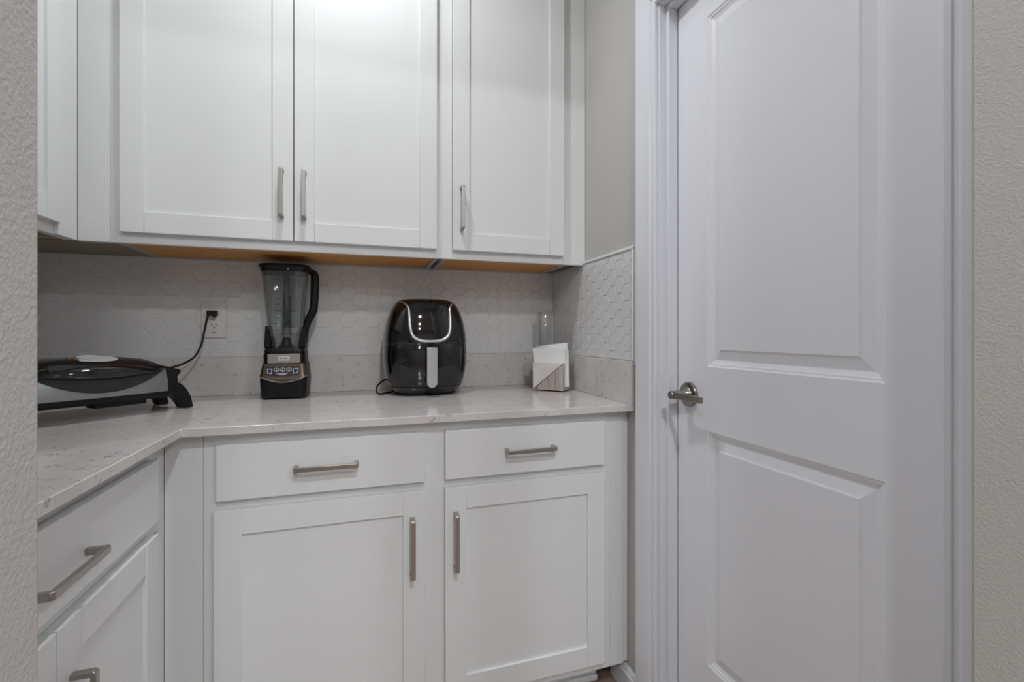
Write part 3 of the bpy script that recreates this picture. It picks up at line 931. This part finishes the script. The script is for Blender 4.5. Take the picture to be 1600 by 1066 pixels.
# ------------------------------------------------------------------ air fryer
def fryer():
    t = thing('air_fryer', 'glossy black egg-shaped air fryer with a silver trimmed front', 'air fryer', (0.2115, 1.7195, CT + 0.0005), math.radians(2.5))
    PROF = [(0.006, 0.104), (0.010, 0.112), (0.018, 0.122), (0.030, 0.1305), (0.045, 0.1370), (0.075, 0.1440), (0.110, 0.1485), (0.150, 0.1495), (0.178, 0.1490), (0.180, 0.1475), (0.1815, 0.1475), (0.1835, 0.1488),
            (0.210, 0.1475), (0.240, 0.1430), (0.270, 0.1355), (0.295, 0.1265), (0.315, 0.1165), (0.328, 0.1070), (0.336, 0.0970), (0.3405, 0.0840), (0.343, 0.0600), (0.344, 0.030)]
    DR = 0.845
    E = 2.7
    def half(z):
        for (z0, w0), (z1, w1) in zip(PROF, PROF[1:]):
            if z <= z1:
                return w0 + (w1 - w0) * max(0, (z - z0) / (z1 - z0))
        return PROF[-1][1]
    def ysurf(x, z, off=0.0):
        w = half(z)
        s = min(abs(x) / w, 0.995)
        return -(w * DR) * (1 - s ** E) ** (1 / E) - off
    obj('body', loft([sring(w, w * DR, z, 64, E) for z, w in PROF]), 'gloss_black', t, smooth=True, angle=35)
    obj('base_ring', loft([sring(0.098, 0.082, 0.0035, 48, E), sring(0.108, 0.091, 0.0045, 48, E), sring(0.112, 0.094, 0.0085, 48, E)]), 'matte_black', t, smooth=True)
    for sx in (-0.07, 0.07):
        for sy in (-0.055, 0.055):
            obj('foot', loft(disc_rings((sx, sy, 0), (0, 0, 1), [(0, 0.009), (0.004, 0.010)], 14)), 'matte_black', t, smooth=True)
    # lower band above the base
    obj('base_band', loft([sring(half(z) + 0.0012, (half(z) + 0.0012) * DR, z, 64, E) for z in (0.0310, 0.0322)], False, False), 'satin_black', t, smooth=True)
    # U-shaped silver trim on the front
    half_u = [(-0.1010, 0.3330), (-0.0900, 0.3270), (-0.0775, 0.3160), (-0.0720, 0.3000), (-0.0705, 0.2700), (-0.0685, 0.2350), (-0.0620, 0.2120), (-0.0450, 0.1970), (-0.0170, 0.1910)]
    ctrl = half_u + [(-a, b) for a, b in half_u[::-1]]
    c3 = [(a, 0, b) for a, b in ctrl]
    sp = smooth_path(c3, 5)
    path = [(p.x, ysurf(p.x, p.z, 0.0004), p.z) for p in sp]
    n = len(path)
    rad = [0.0014 + 0.0043 * min(1, max(0, min(i, n - 1 - i) - 2) / 16) for i in range(n)]
    tr = obj('front_trim', tube(path, rad, 10), 'silver_plastic', t, smooth=True)
    tr['label'] = 'U-shaped silver trim'
    # shallow vent rim on top
    pts = [(x, ysurf(x, 0.3365 - 0.0030 * (x / 0.055) ** 2, 0.0002), 0.3365 - 0.0030 * (x / 0.055) ** 2) for x in [-0.055 + 0.11 * k / 24 for k in range(25)]]
    obj('top_vent', tube(pts, 0.0013, 8), 'matte_black', t, smooth=True)
    # drawer handle: dark bracket with a silver face
    def strip(x0, x1, z0, z1, nround=8):
        r = (x1 - x0) / 2
        c = (x0 + x1) / 2
        p = [(x1, z1), (x0, z1)]
        for k in range(nround + 1):
            a = math.pi + math.pi * k / nround
            p.append((c + r * math.cos(a), z0 + r + r * math.sin(a)))
        return p
    yh = -0.1480
    h = obj('drawer_handle', prism(strip(-0.0195, 0.0195, 0.031, 0.171), lambda a, b, d: (a, d, b), yh, -0.1265), 'gloss_black', t, bev=0.003)
    f = obj('handle_face', prism(strip(-0.0178, 0.0178, 0.0335, 0.1700), lambda a, b, d: (a, d, b), yh - 0.0025, yh + 0.0005), 'silver_plastic', h, bev=0.0012)
    f['label'] = 'brushed silver strip on the drawer handle'
    obj('latch_tab', B((-0.010, 0.010, -0.1300, -0.1230, 0.1775, 0.1850)), 'satin_black', t, bev=0.002)
    loop = smooth_path([(-0.100, 0.090, 0.045), (-0.128, 0.060, 0.048), (-0.150, 0.020, 0.045), (-0.170, -0.005, 0.030), (-0.172, -0.018, 0.012), (-0.160, -0.020, 0.0045), (-0.120, 0.020, 0.0045), (-0.090, 0.055, 0.0045)], 6)
    obj('power_cord', tube(loop, 0.0032, 10), 'matte_black', t, smooth=True)
fryer()

# ------------------------------------------------------------------ napkin holder, napkins, vase
def napkins():
    HX, HY, HR = 0.6865, 1.6440, math.radians(-45)
    t = thing('napkin_holder', 'square napkin holder half white marble and half grey wood', 'napkin holder', (HX, HY, CT + 0.0005), HR)
    w = 0.0620
    fr = lambda a, b, d: (a, d, b)
    obj('marble_half', prism([(-w, 0.006), (w, 0.1075), (-w, 0.1075)], fr, -0.040, -0.026), 'marble', t, bev=0.0006)
    obj('wood_half', prism([(-w + 0.003, 0.004), (w, 0.004), (w, 0.1055)], fr, -0.040, -0.026), 'weathered_wood', t, bev=0.0006)
    obj('back_plate', B((-w, w, 0.024, 0.038, 0.004, 0.1380)), 'weathered_wood', t, bev=0.001)
    obj('bottom_board', B((-w, w, -0.0258, 0.0238, 0.004, 0.0150)), 'weathered_wood', t, bev=0.0006)
    for sx in (-1, 1):
        for y in (-0.033, 0.031):
            obj('foot_pad', B((sx * 0.050 - 0.006, sx * 0.050 + 0.006, y - 0.005, y + 0.005, 0.0, 0.0042)), 'matte_black', t)
    # napkins: folded paper, slightly bowed
    def sheet(name, label, corners, y0, th, wav, lean=0.0):
        n = thing(name, label, 'napkin', (HX, HY, CT + 0.016), HR, 'paper napkins in the holder')
        bm = bmesh.new()
        N, M = 14, 10
        (ax, az), (bx, bz), (cx2, cz2), (dx, dz) = corners        # bottom-left, bottom-right, top-right, top-left
        G = {}
        for side in (0, 1):
            for i in range(N + 1):
                for j in range(M + 1):
                    u, v = i / N, j / M
                    x = (ax * (1 - u) + bx * u) * (1 - v) + (dx * (1 - u) + cx2 * u) * v
                    z = (az * (1 - u) + bz * u) * (1 - v) + (dz * (1 - u) + cz2 * u) * v
                    y = y0 + (th if side else 0) + lean * max(0.0, (v - 0.68) / 0.32) + wav * math.sin(u * 7.0 + v * 2 + y0 * 300) * v
                    G[side, i, j] = bm.verts.new((x, y, z))
        for side in (0, 1):
            for i in range(N):
                for j in range(M):
                    bm.faces.new((G[side, i, j], G[side, i + 1, j], G[side, i + 1, j + 1], G[side, i, j + 1]))
        for i in range(N):
            for j in (0, M):
                bm.faces.new((G[0, i, j], G[0, i + 1, j], G[1, i + 1, j], G[1, i, j]))
        for j in range(M):
            for i in (0, N):
                bm.faces.new((G[0, i, j], G[0, i, j + 1], G[1, i, j + 1], G[1, i, j]))
        obj('folded_sheet', bm, 'paper', n, smooth=True)
    sheet('paper_napkin', 'front white paper napkin with a level top edge in the holder', [(-0.058, 0.001), (0.060, 0.001), (0.066, 0.148), (-0.068, 0.147)], -0.0245, 0.011, 0.0012, -0.008)
    sheet('paper_napkin', 'middle white paper napkin sagging out at the right end of the holder', [(-0.056, 0.001), (0.072, 0.001), (0.069, 0.140), (-0.060, 0.140)], -0.0115, 0.012, 0.0012, -0.002)
    sheet('paper_napkin', 'rear white paper napkin whose corner rises highest at the right', [(-0.057, 0.001), (0.061, 0.001), (0.060, 0.168), (-0.066, 0.152)], 0.0030, 0.014, 0.0012, 0.0)
napkins()

def vase():
    v = tag(obj('glass_vase', loft(disc_rings((0, 0, 0), (0, 0, 1), [(0.0, 0.029), (0.002, 0.0315), (0.150, 0.0315), (0.3045, 0.0315), (0.306, 0.0305), (0.3045, 0.0288), (0.150, 0.0288), (0.014, 0.0285), (0.011, 0.024)], 40)),
                'clear_glass', smooth=True), 'clear cylindrical glass vase behind the napkin holder', 'vase')
    v.location = (0.7070, 1.7750, CT + 0.0005)
vase()
